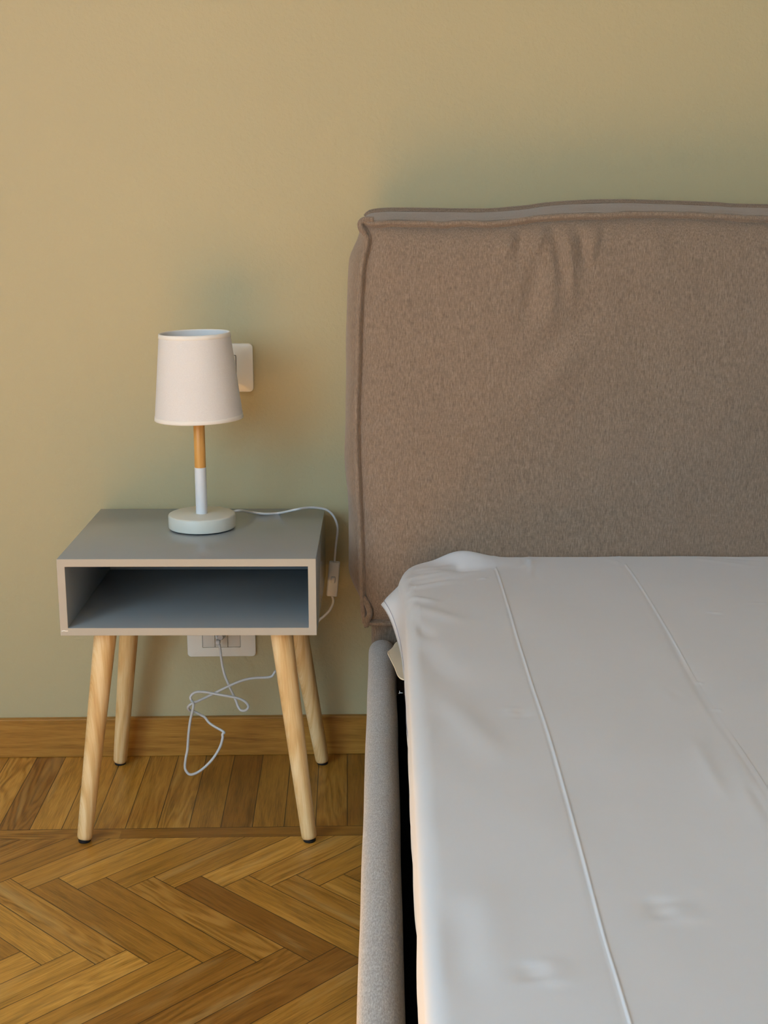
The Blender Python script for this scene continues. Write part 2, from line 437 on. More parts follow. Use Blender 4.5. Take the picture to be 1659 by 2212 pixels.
# ------------------------------------------------------------------ nightstand
NX0, NX1, NY0, NY1, NZ0, NZ1 = -0.5135, -0.107, 2.103, 2.455, 0.361, 0.4865
TH = 0.0125
ns = empty('nightstand', ((NX0+NX1)/2, (NY0+NY1)/2, 0), 'grey box nightstand with open shelf and splayed pine legs beside the bed', 'nightstand')
# carcass: mitred tube of four boards, warm-lit front edge as its own part
def ring(bm, y0, y1, x0, x1, z0, z1, th):
    o = [(x0, z0), (x1, z0), (x1, z1), (x0, z1)]; i = [(x0+th, z0+th), (x1-th, z0+th), (x1-th, z1-th), (x0+th, z1-th)]
    Vo = [[bm.verts.new((x, y, z)) for x, z in o] for y in (y0, y1)]; Vi = [[bm.verts.new((x, y, z)) for x, z in i] for y in (y0, y1)]
    for k in range(4):
        j = (k+1) % 4
        bm.faces.new((Vo[0][k], Vo[0][j], Vo[1][j], Vo[1][k])); bm.faces.new((Vi[0][k], Vi[1][k], Vi[1][j], Vi[0][j]))
        bm.faces.new((Vo[0][k], Vi[0][k], Vi[0][j], Vo[0][j])); bm.faces.new((Vo[1][k], Vo[1][j], Vi[1][j], Vi[1][k]))
    bmesh.ops.recalc_face_normals(bm, faces=bm.faces)
    bmesh.ops.bevel(bm, geom=[e for e in bm.edges if e.calc_face_angle(0) > 1], offset=0.0006, segments=2, profile=0.5, affect='EDGES')
    return bm
def board(name, p0, p1, mat, label=None):
    return obj(name, box(bmesh.new(), p0, p1, 0.0007), mat, ns, smooth=True, angle=40, label=label)
board('top_panel', (NX0, NY0, NZ1-TH), (NX1, NY1, NZ1), M_GREY)
board('bottom_panel', (NX0, NY0, NZ0), (NX1, NY1, NZ0+TH), M_GREY)
board('side_panel', (NX0, NY0, NZ0+TH), (NX0+TH, NY1, NZ1-TH), M_GREY)
board('side_panel', (NX1-TH, NY0, NZ0+TH), (NX1, NY1, NZ1-TH), M_GREY)
board('back_panel', (NX0+TH, NY1-0.006, NZ0+TH), (NX1-TH, NY1-0.001, NZ1-TH), M_GREY)
obj('front_edging', ring(bmesh.new(), NY0-0.0012, NY0+0.0004, NX0, NX1, NZ0, NZ1, TH), M_EDGE, ns, smooth=False, label='front edge of the box, warm light in its colour')
# chip in the paint at the lower left corner
chip = bmesh.new(); ca = PD(133, 1363.5, NY0-0.0014); cb_ = PD(147, 1363, NY0-0.0014)
tube(chip, [ca, lerp(ca, cb_, 0.35)+Vector((0, 0, 0.0006)), lerp(ca, cb_, 0.7)-Vector((0, 0, 0.0002)), cb_], 0.0008, 0.0003, 6)
obj('paint_chip', chip, mat_plain('bare_chip', (0.9, 0.86, 0.78), 0.7), ns)
ncx = (NX0+NX1)/2
for sx, sy in ((-1, -1), (1, -1), (-1, 1), (1, 1)):
    foot = Vector((ncx+sx*(0.186 if not (sx > 0 and sy > 0) else 0.194), 2.116 if sy < 0 else 2.434, 0.004))
    top = Vector((ncx+sx*0.1415, 2.158 if sy < 0 else 2.398, NZ0))
    ax = (top-foot); L = ax.length; q = ax.to_track_quat('Z', 'Y').to_matrix().to_4x4()
    r0, r1 = 0.0127, 0.0185
    prof = [(0, 0), (r0-0.005, 0), (r0-0.0018, 0.0012), (r0-0.0004, 0.004), (r0, 0.008)]
    prof += [(lerp(r0, r1, t/12.0), lerp(0.008, L, t/12.0)) for t in range(1, 13)] + [(0, L)]
    bm = lathe(bmesh.new(), prof, foot, 40, q)
    lg = obj('leg', bm, M_PINE, ns, angle=50)
    pad = lathe(bmesh.new(), [(0, 0.0001), (0.0098, 0.0001), (0.0102, 0.0008), (0.0102, 0.0052), (0, 0.0052)], (foot.x, foot.y, 0), 32)
    obj('foot_pad', pad, M_BLACK, lg, label='black pad under the leg', angle=50)

# ------------------------------------------------------------------ lamp
LX, LY = -0.311, 2.309; LZ = NZ1
lamp = empty('table_lamp', (LX, LY, LZ), 'small table lamp with white cone shade and part wooden stem on the grey nightstand', 'lamp')
R = 0.0569
base = obj('lamp_base', lathe(bmesh.new(), [(0, 0.0022), (R-0.001, 0.0022), (R-0.0003, 0.0028), (R, 0.004), (R, 0.0228), (R-0.0007, 0.0246), (R-0.0025, 0.0256), (0, 0.0258)], (LX, LY, LZ), 96), M_WHITE, lamp, angle=60)
obj('rubber_ring', lathe(bmesh.new(), [(0, 0.0001), (R-0.0035, 0.0001), (R-0.003, 0.0022), (0, 0.0022)], (LX, LY, LZ), 96), M_BLACK, base, angle=50)
zb = 0.592
obj('stem', lathe(bmesh.new(), [(0, 0), (0.0098, 0), (0.0098, zb-LZ-0.0258), (0, zb-LZ-0.0258)], (LX, LY, LZ+0.0258), 40), M_STEMW, lamp, angle=50, label='white painted lower stem')
obj('stem', lathe(bmesh.new(), [(0, 0), (0.0095, 0), (0.0095, 0.110), (0.008, 0.112), (0, 0.112)], (LX, LY, zb), 40), M_STEM, lamp, angle=50, label='bare wood upper stem')
SZ0, SZ1, SR0, SR1 = 0.676, 0.8187, 0.0739, 0.0588
SM = Matrix.Rotation(math.radians(-1.3), 4, 'Y'); SC = Vector((LX-0.001, LY, (SZ0+SZ1)/2)); hh = (SZ1-SZ0)/2
th_ = 0.0011
shade = obj('lamp_shade', lathe(bmesh.new(), [(SR0-th_, -hh), (SR0, -hh), (lerp(SR0, SR1, .5), 0), (SR1, hh), (SR1-th_, hh), (lerp(SR0, SR1, .5)-th_, 0), (SR0-th_, -hh)], SC, 128, SM), M_SHADE, lamp, angle=50)
obj('shade_lining', lathe(bmesh.new(), [(SR0-th_-0.0004, -hh+.001), (SR1-th_-0.0004, hh-.001), (SR1-th_-0.0009, hh-.001), (SR0-th_-0.0009, -hh+.001), (SR0-th_-0.0004, -hh+.001)], SC, 128, SM), M_SHIN, shade, angle=50)
M_TRIM = mat_plain('shade_trim_cloth', (0.84, 0.79, 0.71), 0.8, 0.2)
for r_, z_, dz in ((SR1, hh, -1), (SR0, -hh, 1)):
    k_ = (SR0-SR1)/(2*hh)
    r2_ = r_-dz*k_*0.0065
    bm = lathe(bmesh.new(), [(r_-th_-0.0007, z_+dz*0.003), (r_-th_-0.0006, z_-dz*0.0003), (r_-0.0004, z_-dz*0.0008), (r_+0.0005, z_-dz*0.0002), (r2_+0.0006, z_+dz*0.0062), (r2_+0.0001, z_+dz*0.0066)], SC, 128, SM)
    obj('trim_band', bm, M_TRIM, shade, angle=70)
# shade carrier ring, spokes, bulb
bm = bmesh.new()
ringp = [Vector((LX+0.014*math.cos(a*math.pi/12), LY+0.014*math.sin(a*math.pi/12), 0.712)) for a in range(25)]
tube(bm, ringp, 0.0011, seg=8)
for a in range(3):
    an = a*2.094+0.9
    tube(bm, [Vector((LX+0.014*math.cos(an), LY+0.014*math.sin(an), 0.712)), Vector((LX+0.0685*math.cos(an), LY+0.0685*math.sin(an), 0.696))], 0.0011, seg=8)
obj('shade_carrier', bm, M_METAL, lamp)
obj('bulb_socket', lathe(bmesh.new(), [(0, 0), (0.013, 0), (0.013, 0.03), (0.0115, 0.032), (0, 0.032)], (LX, LY, 0.702), 32), M_STEMW, lamp, angle=40)
obj('light_bulb', lathe(bmesh.new(), [(0.009, 0), (0.012, 0.008), (0.018, 0.02), (0.0205, 0.032), (0.018, 0.044), (0.010, 0.052), (0, 0.055)], (LX, LY, 0.732), 32), mat_plain('opal_bulb_glass', (0.85, 0.85, 0.85), 0.2), lamp)
# cord on the table top, over the edge, through the switch
cr = 0.0021
zt = NZ1+cr
k1 = [Vector((LX+R*0.55, LY+R*0.82, LZ+0.012)), PD(516, 1103, 2.352), PZ(545, 1107, zt+0.002), PZ(575, 1110, zt), PZ(605, 1108, zt), PD(635, 1101.5, 2.375), PD(665, 1096.5, 2.39), PD(690, 1097.5, 2.40),
      PD(707, 1102, 2.405), PD(720, 1114, 2.41), PD(728, 1132, 2.412), PD(729, 1150, 2.414), PD(726, 1175, 2.415), PD(722.5, 1214, 2.415)]
sw_t, sw_b = PD(723, 1213, 2.415), PD(717, 1287, 2.415)
k2 = [sw_b+Vector((0, 0, 0.003)), PD(720, 1300, 2.416), PD(713, 1317, 2.418), PD(700, 1331, 2.42), PD(688, 1341, 2.424), PD(665, 1370, 2.43), PD(645, 1405, 2.43), PD(615, 1435, 2.42), PD(600, 1447, 2.41)]
Z = lambda x, y, D: PD(340+x/3.95, 1340+y/3.95, D)
k2 += [Z(1003, 440, 2.405), Z(975, 478, 2.402), Z(920, 488, 2.40), Z(830, 492, 2.395), Z(750, 506, 2.39), Z(680, 530, 2.385), Z(600, 565, 2.38), Z(500, 615, 2.375), Z(420, 655, 2.37), Z(350, 688, 2.362), Z(290, 712, 2.357),
       Z(262, 742, 2.357), Z(275, 768, 2.362), Z(310, 778, 2.368), Z(360, 802, 2.368), Z(405, 828, 2.366), Z(440, 872, 2.36), Z(490, 907, 2.355), Z(545, 938, 2.35), Z(570, 958, 2.346), Z(556, 972, 2.344), Z(556, 1010, 2.342), Z(530, 1090, 2.338), Z(470, 1185, 2.333),
       Z(390, 1265, 2.33), Z(320, 1308, 2.327), Z(270, 1312, 2.327), Z(237, 1265, 2.33), Z(240, 1190, 2.334), Z(257, 1100, 2.34), Z(265, 980, 2.345), Z(280, 860, 2.35), Z(300, 770, 2.352), Z(308, 715, 2.354),
       Z(290, 682, 2.366), Z(282, 655, 2.368), Z(305, 625, 2.37), Z(350, 610, 2.371), Z(430, 615, 2.371), Z(520, 633, 2.371), Z(620, 650, 2.372), Z(700, 668, 2.375), Z(755, 700, 2.377), Z(777, 738, 2.38), Z(752, 768, 2.384), Z(715, 768, 2.39), Z(688, 735, 2.394), Z(672, 690, 2.398),
       Z(635, 610, 2.405), Z(600, 530, 2.412), Z(572, 460, 2.42), Z(552, 370, 2.428), Z(540, 280, 2.434), Z(530, 205, 2.44)]
obj('power_cord', tube(bmesh.new(), catmull(k1, 10), cr, seg=12), M_CORD, lamp, label='white flex lying on the table top')
obj('power_cord', tube(bmesh.new(), catmull(k2, 8), 0.0024, seg=12), M_CORD, lamp, label='white flex hanging in a knot below the table')
# in-line switch
sa = (sw_t-sw_b); sl = sa.length; Q = sa.to_track_quat('Z', 'Y').to_matrix().to_4x4()
bm = bmesh.new(); box(bm, (-0.0075, -0.010, 0), (0.0075, 0.010, sl), 0.003, 3, Matrix.Translation(sw_b) @ Q)
sw = obj('inline_switch', bm, M_CORD, lamp, angle=60)
bm = bmesh.new(); box(bm, (-0.0115, -0.004, sl*0.42), (-0.0065, 0.004, sl*0.60), 0.0015, 3, Matrix.Translation(sw_b) @ Q)
obj('switch_lever', bm, M_CORD, sw)
# plug, seen end on
pu, pz = wall_hit(340+545/3.95, 1340+120/3.95, 0.025)
pc = WP(pu, 0, pz)
bm = bmesh.new(); 
prof = [(0, 0), (0.0085, 0), (0.0095, 0.002), (0.009, 0.018), (0.007, 0.03), (0.0045, 0.036), (0, 0.036)]
RM = (-WN).to_track_quat('-Z', 'Y').to_matrix().to_4x4()
lathe(bm, prof, WP(pu, 0.0075, pz), 32, RM)
plug = obj('plug', bm, mat_plain('pale_grey_plastic', (0.5, 0.5, 0.52), 0.4), lamp, label='pale grey plug in the socket', angle=50)
bm = bmesh.new(); wbox(bm, (pu-0.0115, 0.014, pz-0.010), (pu-0.006, 0.024, pz+0.012), 0.0012)
wbox(bm, (pu-0.0105, 0.02, pz-0.018), (pu-0.002, 0.036, pz-0.009), 0.002)
obj('strain_relief', bm, M_CORD, plug)

# ------------------------------------------------------------------ wall plates
def rounded_plate(u0, u1, z0, z1, n0, n1, r, bev=0.0012, hole=None):
    bm = bmesh.new()
    def loop(a0, a1, c0, c1, r, n):
        P = []
        for cx, cz, st in ((a1-r, c0+r, -90), (a1-r, c1-r, 0), (a0+r, c1-r, 90), (a0+r, c0+r, 180)):
            for k in range(7):
                a = math.radians(st+k*15); P.append(WP(cx+r*math.cos(a), n, cz+r*math.sin(a)))
        return [bm.verts.new(p) for p in P]
    A = loop(u0, u1, z0, z1, r, n0); B = loop(u0, u1, z0, z1, r, n1-bev); Cc = loop(u0+bev*.3, u1-bev*.3, z0+bev*.3, z1-bev*.3, r-bev*.3, n1-bev*.3); D = loop(u0+bev, u1-bev, z0+bev, z1-bev, r-bev, n1)
    for x, y in ((A, B), (B, Cc), (Cc, D)):
        for k in range(28): bm.faces.new((x[k], x[(k+1) % 28], y[(k+1) % 28], y[k]))
    if hole:
        E = loop(*hole, 0.0012, n1); G = loop(*hole, 0.0012, n0+0.001)
        for x, y in ((D, E), (E, G)):
            for k in range(28): bm.faces.new((x[k], x[(k+1) % 28], y[(k+1) % 28], y[k]))
        bm.faces.new(G)
    else: bm.faces.new(D)
    bmesh.ops.recalc_face_normals(bm, faces=bm.faces)
    return bm
PW, PH = 0.130, 0.087
# light switch: right edge and vertical extent as seen
ur, zt_ = wall_hit(545.5, 742, 0.007); _, zl_ = wall_hit(545.5, 847, 0.007)
hz = (zt_+zl_)/2; uc = ur-PW/2; PH = zt_-zl_
lsw = empty('light_switch', WP(uc, 0, hz), 'white rectangular light switch plate on the wall half hidden by the lamp shade', 'switch')
obj('cover_plate', rounded_plate(uc-PW/2, uc+PW/2, hz-PH/2, hz+PH/2, 0.0, 0.0075, 0.008, 0.0018, (uc-0.0355, uc+0.0355, hz-0.0235, hz+0.0235)), M_PLATE, lsw, angle=40)
for k in range(3):
    a = uc-0.0355+0.0237*k+0.0009; bm = bmesh.new(); wbox(bm, (a, 0.0005, hz-0.0222), (a+0.0216, 0.009, hz+0.0222), 0.001)
    obj('rocker', bm, M_MOD, lsw, angle=40)
# socket
ul, zb_ = wall_hit(405.5, 1419, 0.007); ur, _ = wall_hit(553, 1419, 0.007)
PW2 = ur-ul; uc2 = (ul+ur)/2; hz2 = zb_+PH/2
wso = empty('wall_socket', WP(uc2, 0, hz2), 'wide white electrical socket plate on the wall behind the nightstand legs', 'socket')
hw = wall_hit(520, 1398, 0.007)[0]-uc2; zh0 = wall_hit(480, 1398.5, 0.007)[1]
obj('cover_plate', rounded_plate(ul, ur, hz2-PH/2, hz2+PH/2, 0.0, 0.0075, 0.007, 0.0014, (uc2-hw, uc2+hw, zh0, 2*hz2-zh0)), M_PLATE, wso, angle=40)
for k in range(3):
    wd = 2*hw/3; a = uc2-hw+wd*k+0.0006; bm = bmesh.new()
    wbox(bm, (a, 0.0005, zh0+0.0005), (a+wd-0.0012, 0.0068, 2*hz2-zh0-0.0005), 0.0005)
    obj('outlet_module', bm, M_MOD, wso, angle=40)

# ------------------------------------------------------------------ bed frame
BX1 = 1.66
bed = empty('bed', (0.8, 1.2, 0), 'taupe upholstered double bed frame with tall cushioned headboard against the wall', 'bed')
def rail(bm, x0, x1, y0, y1, z0, z1, r, ends=True):
    """upholstered board running along y with softly rounded top"""
    prof = []
    for k in range(9):
        a = math.pi*k/16; prof.append((x1-r+r*math.cos(a), z1-r+r*math.sin(a)))
    for k in range(9):
        a = math.pi/2+math.pi*k/16; prof.append((x0+r+r*math.cos(a), z1-r+r*math.sin(a)))
    N = 120
    rows = []
    cx = (x0+x1)/2
    for i in range(N+1):
        y = lerp(y0, y1, i/N)
        e = min(1, (y1-y)/0.045); s = math.sqrt(max(0, 1-(1-e)**2)); dzz = (1-s)*0.028     # rounded head end
        row = [Vector((x1-0.002, y, z0))]
        for (x, z) in prof:
            wv = 0.0009*noise.noise((x*20, y*7, z*20))
            row.append(Vector((x+wv, y, z-dzz*max(0, (z-z0)/(z1-z0))+wv)))
        row.append(Vector((x0+0.002, y, z0))); rows.append(row)
    V = grid(bm, rows)
    bm.faces.new(V[0][::-1]); bm.faces.new(V[-1])
    bmesh.ops.recalc_face_normals(bm, faces=bm.faces); return bm
RZ = 0.312
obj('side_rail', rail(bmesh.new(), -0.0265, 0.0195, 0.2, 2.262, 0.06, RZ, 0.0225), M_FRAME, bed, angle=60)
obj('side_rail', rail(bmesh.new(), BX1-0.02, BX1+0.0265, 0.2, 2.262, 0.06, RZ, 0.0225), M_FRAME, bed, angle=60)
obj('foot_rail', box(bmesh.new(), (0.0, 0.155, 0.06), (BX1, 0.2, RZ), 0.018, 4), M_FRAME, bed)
obj('headboard_panel', box(bmesh.new(), (-0.022, 2.268, 0.02), (BX1+0.022, 2.33, 0.97), 0.012, 4), M_UPH, bed)
obj('mattress_base', box(bmesh.new(), (0.02, 0.2, 0.10), (BX1-0.02, 2.266, 0.20), 0.004), M_CHAR, bed, label='black platform under the mattress')
for x in (0.03, BX1-0.03):
    for y in (0.24, 2.2): obj('leg', lathe(bmesh.new(), [(0, 0), (0.018, 0), (0.02, 0.1), (0, 0.1)], (x, y, 0), 24), M_BLACK, bed, label='short black bed foot')

# headboard cushion
HD = 2.262
def hp(px, py): return PD(px, py, HD)
top_pts = [(-0.045, None)]
seam_top = [(783, 481), (800, 487), (850, 488), (900, 487), (960, 490), (1010, 487), (1060, 489), (1110, 484), (1150, 478), (1220, 473), (1300, 471), (1400, 468), (1520, 471), (1659, 478)]
st_ = [(hp(x, y).x, hp(x, y).z) for x, y in seam_top]; st_ += [(1.1, st_[-1][1]-0.012), (1.5, st_[-1][1]+0.004), (BX1+0.04, st_[-1][1]-0.004)]
seam_left = [(794, 1342), (789, 1300), (786, 1220), (783, 1130), (779, 1040), (776, 960), (776, 880), (779, 790), (781, 700), (785, 620), (789, 570), (797, 535), (799, 512), (790, 494), (783, 483)]
sl_ = [(hp(x, y).z, hp(x, y).x) for x, y in seam_left]
ZB = sl_[0][0]
def smooth_pw(pts):
    # Catmull-Rom resample for a smoother curve
    P = catmull([Vector((a, b, 0)) for a, b in pts], 6)
    return [(p.x, p.y) for p in P]
st_s = smooth_pw(st_); sl_s = smooth_pw(sl_)
def ztop(x): return pw(st_s, x)+0.0012*noise.noise((x*30, 0, 0))
def xleft(z): return pw(sl_s, z)
XR = BX1+0.03
folds = [((1108, 500), (1085, 545), 12, .004), ((1128, 498), (1112, 570), 10, -.003), ((1172, 492), (1150, 545), 10, .004), ((1196, 490), (1213, 610), 11, -.0045), ((1222, 500), (1232, 640), 12, .005),
         ((1250, 495), (1262, 590), 10, -.0045), ((1288, 492), (1265, 575), 10, .004), ((1310, 490), (1290, 530), 9, -.002), ((1160, 560), (1130, 700), 20, -.004), ((1190, 580), (1180, 700), 20, .004),
         ((1290, 650), (1130, 810), 30, -.005), ((1260, 720), (1120, 880), 40, .005), ((1000, 488), (960, 530), 14, .002), ((1400, 500), (1430, 560), 18, .002), ((1340, 600), (1420, 900), 40, -.003),
         ((800, 1300), (850, 1180), 25, .003), ((800, 700), (840, 640), 18, .002), ((800, 900), (850, 880), 18, -.002), ((800, 1120), (850, 1100), 18, -.002)]
F2 = []
for (a, b), (c, d), wd, h in folds:
    p, q = hp(a, b), hp(c, d); F2.append((p.x, p.z, q.x, q.z, wd*HD/F*1.0, h*1.45))
def hb_front(x, z, s, t):
    """bulge of the front panel (towards viewer)"""
    dx = min((x-xleft(z)), XR-x); dz_ = min(z-ZB, ztop(x)-z)
    ex = 1-math.exp(-max(dx, 0)/0.022); ez = 1-math.exp(-max(dz_, 0)/0.022)
    b = 0.026*ex*ez
    b += sum(seg_ridge(x, z, f) for f in F2)*min(1, 0.25+ex*ez)
    b += 0.004*noise.noise((x*4+3, 0, z*4))*ex*ez + 0.0015*noise.noise((x*16, 2, z*12))*ex*ez
    b += 0.0016*math.exp(-max(dx, 0)/0.03)*noise.noise((0, 5, z*38)) + 0.0016*math.exp(-max(dz_, 0)/0.03)*noise.noise((x*38, 5, 0))
    return b
bm = bmesh.new(); nx, nz = 420, 230
def spc(i, n, a):               # denser near the start
    t = i/n; return lerp(t, t*t, a)
rows = []
for j in range(nz+1):
    t = 0.5-0.5*math.cos(math.pi*j/nz); t = lerp(t, j/nz, 0.5)
    row = []
    for i in range(nx+1):
        s = spc(i, nx, 0.65)
        z = None; x = lerp(-0.035, XR, s); z = lerp(ZB, ztop(x), t)
        x = lerp(xleft(z), XR, s); z = lerp(ZB, ztop(x), t)
        row.append(Vector((x, HD-hb_front(x, z, s, t), z)))
    rows.append(row)
V = grid(bm, rows)
cush = obj('headboard_cushion', bm, M_UPH, bed)
# side, top and bottom bands of the cushion (bulging between front and back seam)
HB = 2.42
def band(name, front, back, outdir, amp, n=14):
    bm = bmesh.new(); rows = []
    for i, (f, b) in enumerate(zip(front, back)):
        row = []; q = i/len(front)
        for k in range(n+1):
            t = k/n; p = f.lerp(b, t)
            a = amp(i/(len(front)-1)) if callable(amp) else amp
            bul = a*(4*t*(1-t))**0.6
            bul += 0.0022*noise.noise((p.x*14, p.y*25, p.z*14))*(4*t*(1-t))
            row.append(p+outdir*bul)
        rows.append(row)
    grid(bm, rows); bmesh.ops.recalc_face_normals(bm, faces=bm.faces)
    return obj(name, bm, M_UPH, cush)
N = 260
leftf = [Vector((xleft(z), HD, z)) for z in [lerp(ZB, sl_[-1][0], i/N) for i in range(N+1)]]
def xb(z):                      # the back seam of the left side
    return pw([(ZB, -0.026), (ZB+0.05, -0.034), (0.7, -0.036), (0.98, -0.032), (1.02, -0.026)], z)
ZBK = PD(785, 470, HB).z
leftb = [Vector((xb(p.z), HB, p.z+(ZBK-leftf[-1].z)*sm(0.8, leftf[-1].z, p.z))) for p in leftf]
band('side_band', leftf, leftb, Vector((-1, 0, 0)), lambda t: 0.024*sm(0, 0.12, t)*(1-0.75*sm(0.9, 1.0, t))+0.0015*math.sin(t*19)+0.003)
zback = [(785, 470), (800, 461), (850, 457), (930, 458), (1010, 459), (1070, 458), (1130, 453), (1180, 446), (1250, 441), (1330, 439), (1420, 441), (1540, 445), (1659, 450)]
zb2 = [(PD(x, y, HB).x, PD(x, y, HB).z) for x, y in zback]; zb2 += [(1.2, zb2[-1][1]-0.006), (BX1+0.05, zb2[-1][1]-0.006)]
zb_s = smooth_pw(zb2)
NT_ = 420
xs = [lerp(xleft(2), XR, i/NT_) for i in range(NT_+1)]
topf = [Vector((x, HD, ztop(x))) for x in xs]
topb = [Vector((x+(leftb[-1].x-xs[0])*max(0, 1-(x-xs[0])/0.05), HB, pw(zb_s, x))) for x in xs]
topb[0] = leftb[-1].copy(); topf[0] = leftf[-1].copy()
band('top_band', topf, topb, Vector((0, 0, 1)), 0.004)
band('bottom_band', [Vector((x, HD, ZB)) for x in xs], [Vector((x, HB-0.09, ZB+0.002)) for x in xs], Vector((0, 0, -1)), 0.002, 6)
# back panel closes the cushion
bm = bmesh.new(); grid(bm, [[Vector((x, HB, ZB)) for x in xs[::10]], [Vector((x, HB, pw(zb_s, x))) for x in xs[::10]]]); obj('back_panel', bm, M_UPH, cush)
# flange piping along the seams
def flange(path, d, thick, depth, name='piping', mat=None):
    """flat doubled welt standing out from the seam in direction d(i)"""
    bm = bmesh.new(); rows = []; N = len(path)
    for i, p in enumerate(path):
        t = (path[min(i+1, N-1)]-path[max(i-1, 0)]).normalized(); o = d(i/(N-1), p); o = (o-t*o.dot(t)).normalized(); s = t.cross(o)
        th = thick*(1+0.12*noise.noise((i*0.12, 0, 0))); dp = depth*(1+0.10*noise.noise((i*0.09, 4, 0)))
        pr = [(-0.25, -.5), (.42, -.5), (.46, -.40), (.50, -.5), (.85, -.5), (.97, -.32), (1, 0), (.97, .32), (.85, .5), (.50, .5), (.46, .40), (.42, .5), (-0.25, .5)]
        rows.append([p+o*(dp*a)+s*(th*b) for a, b in pr])
    V = grid(bm, rows)
    for r in (V[0], V[-1]): bm.faces.new(r)
    for a, b in zip(V, V[1:]): bm.faces.new((a[-1], a[0], b[0], b[-1]))
    bmesh.ops.recalc_face_normals(bm, faces=bm.faces)
    return obj(name, bm, mat or M_UPH, cush, angle=55)
M_STITCH = mat_plain('dark_stitching', (0.05, 0.037, 0.027), 0.9, 0.1)
flange(topf, lambda t, p: Vector((0, -0.75, 0.45)), 0.0075, 0.0125)
flange(leftf, lambda t, p: Vector((-0.55, -0.8, 0)), 0.0075, 0.0125)
flange([p for p in topb], lambda t, p: Vector((0, 0.6, 0.6)), 0.006, 0.008)
flange([Vector((x, HD, ZB+0.001)) for x in xs], lambda t, p: Vector((0, -0.9, -0.3)), 0.007, 0.012)
def stitch(path, off, nm='stitching'):
    obj(nm, tube(bmesh.new(), [p+off for p in path], 0.0005, seg=6), M_STITCH, cush, label='dark stitch line')
stitch(topf, Vector((0, -0.0062, 0.0085)))
stitch(leftf, Vector((-0.0082, -0.0052, 0)))
ck = [topf[0]+Vector((0.018, -0.007, 0.0065)), topf[0]+Vector((0.004, -0.008, 0.0065)), topf[0]+Vector((-0.003, -0.008, 0.001)), leftf[-1]+Vector((-0.002, -0.009, -0.008)), leftf[-6]+Vector((-0.004, -0.007, -0.003))]
obj('piping', tube(bmesh.new(), catmull(ck, 6), 0.0048, seg=12), M_UPH, cush)
# knotted corner where the seams meet, bottom left
kp = [Vector((xleft(ZB+0.03)-0.004, HD-0.004, ZB+0.045)), Vector((xleft(ZB)+0.001, HD-0.010, ZB+0.030)), Vector((xleft(ZB)+0.004, HD-0.012, ZB+0.016)), Vector((xleft(ZB)-0.001, HD-0.010, ZB+0.004)), Vector((xleft(ZB)-0.002, HD-0.006, ZB-0.006))]
obj('piping', tube(bmesh.new(), catmull(kp, 6), 0.0052, seg=12), M_UPH, cush)
za, zc = PD(789, 1345, HD-0.004), PD(788.5, 1356, HD-0.004)
obj('zipper_pull', box(bmesh.new(), (za.x-0.0013, za.y-0.001, zc.z), (za.x+0.0013, za.y+0.001, za.z+0.003), 0.0004), M_BLACK, cush, label='small black zip pull under the corner')

# ------------------------------------------------------------------ mattress
MZ, MX, MH = 0.455, 0.030, 2.228
mat_e = empty('mattress', (0.83, 1.2, 0.2), 'thick mattress with black sides lying in the bed under a white cover', 'mattress')
bm = bmesh.new(); box(bm, (MX+0.004, 0.22, 0.2), (BX1-0.034, MH-0.03, MZ-0.022), 0.02, 5)
# round the visible head corner
for v in bm.verts:
    if v.co.y > MH-0.1 and v.co.x < 0.2: v.co.x += 0.045; 
obj('mattress_body', bm, M_CHAR, mat_e)
# cream tab poking out over the rail
ta, tb, tc = PZ(860, 1388, 0.338), PZ(836.5, 1416, 0.333), PZ(866, 1468, 0.330)
bm = bmesh.new(); rows = []
outl = catmull([ta+Vector((0.03, 0.01, 0)), ta, ta.lerp(tb, 0.55), tb.lerp(ta, 0.18), tb+Vector((0.0003, 0, 0)), tb.lerp(tc, 0.16), tb.lerp(tc, 0.5), tc, tc+Vector((0.03, -0.01, 0))], 6)
up = [bm.verts.new(p+Vector((0, 0, 0.0025+0.006*max(0, (0.02-p.x)/0.02)**2))) for p in outl]; dn = [bm.verts.new(v.co-Vector((0, 0, 0.0022))) for v in up]
bm.faces.new(up); bm.faces.new(dn[::-1])
for i in range(len(up)):
    j = (i+1) % len(up); bm.faces.new((up[i], up[j], dn[j], dn[i]))
bmesh.ops.recalc_face_normals(bm, faces=bm.faces)
obj('padding_corner', bm, M_CREAM, mat_e, label='cream corner sticking out over the rail', smooth=False)

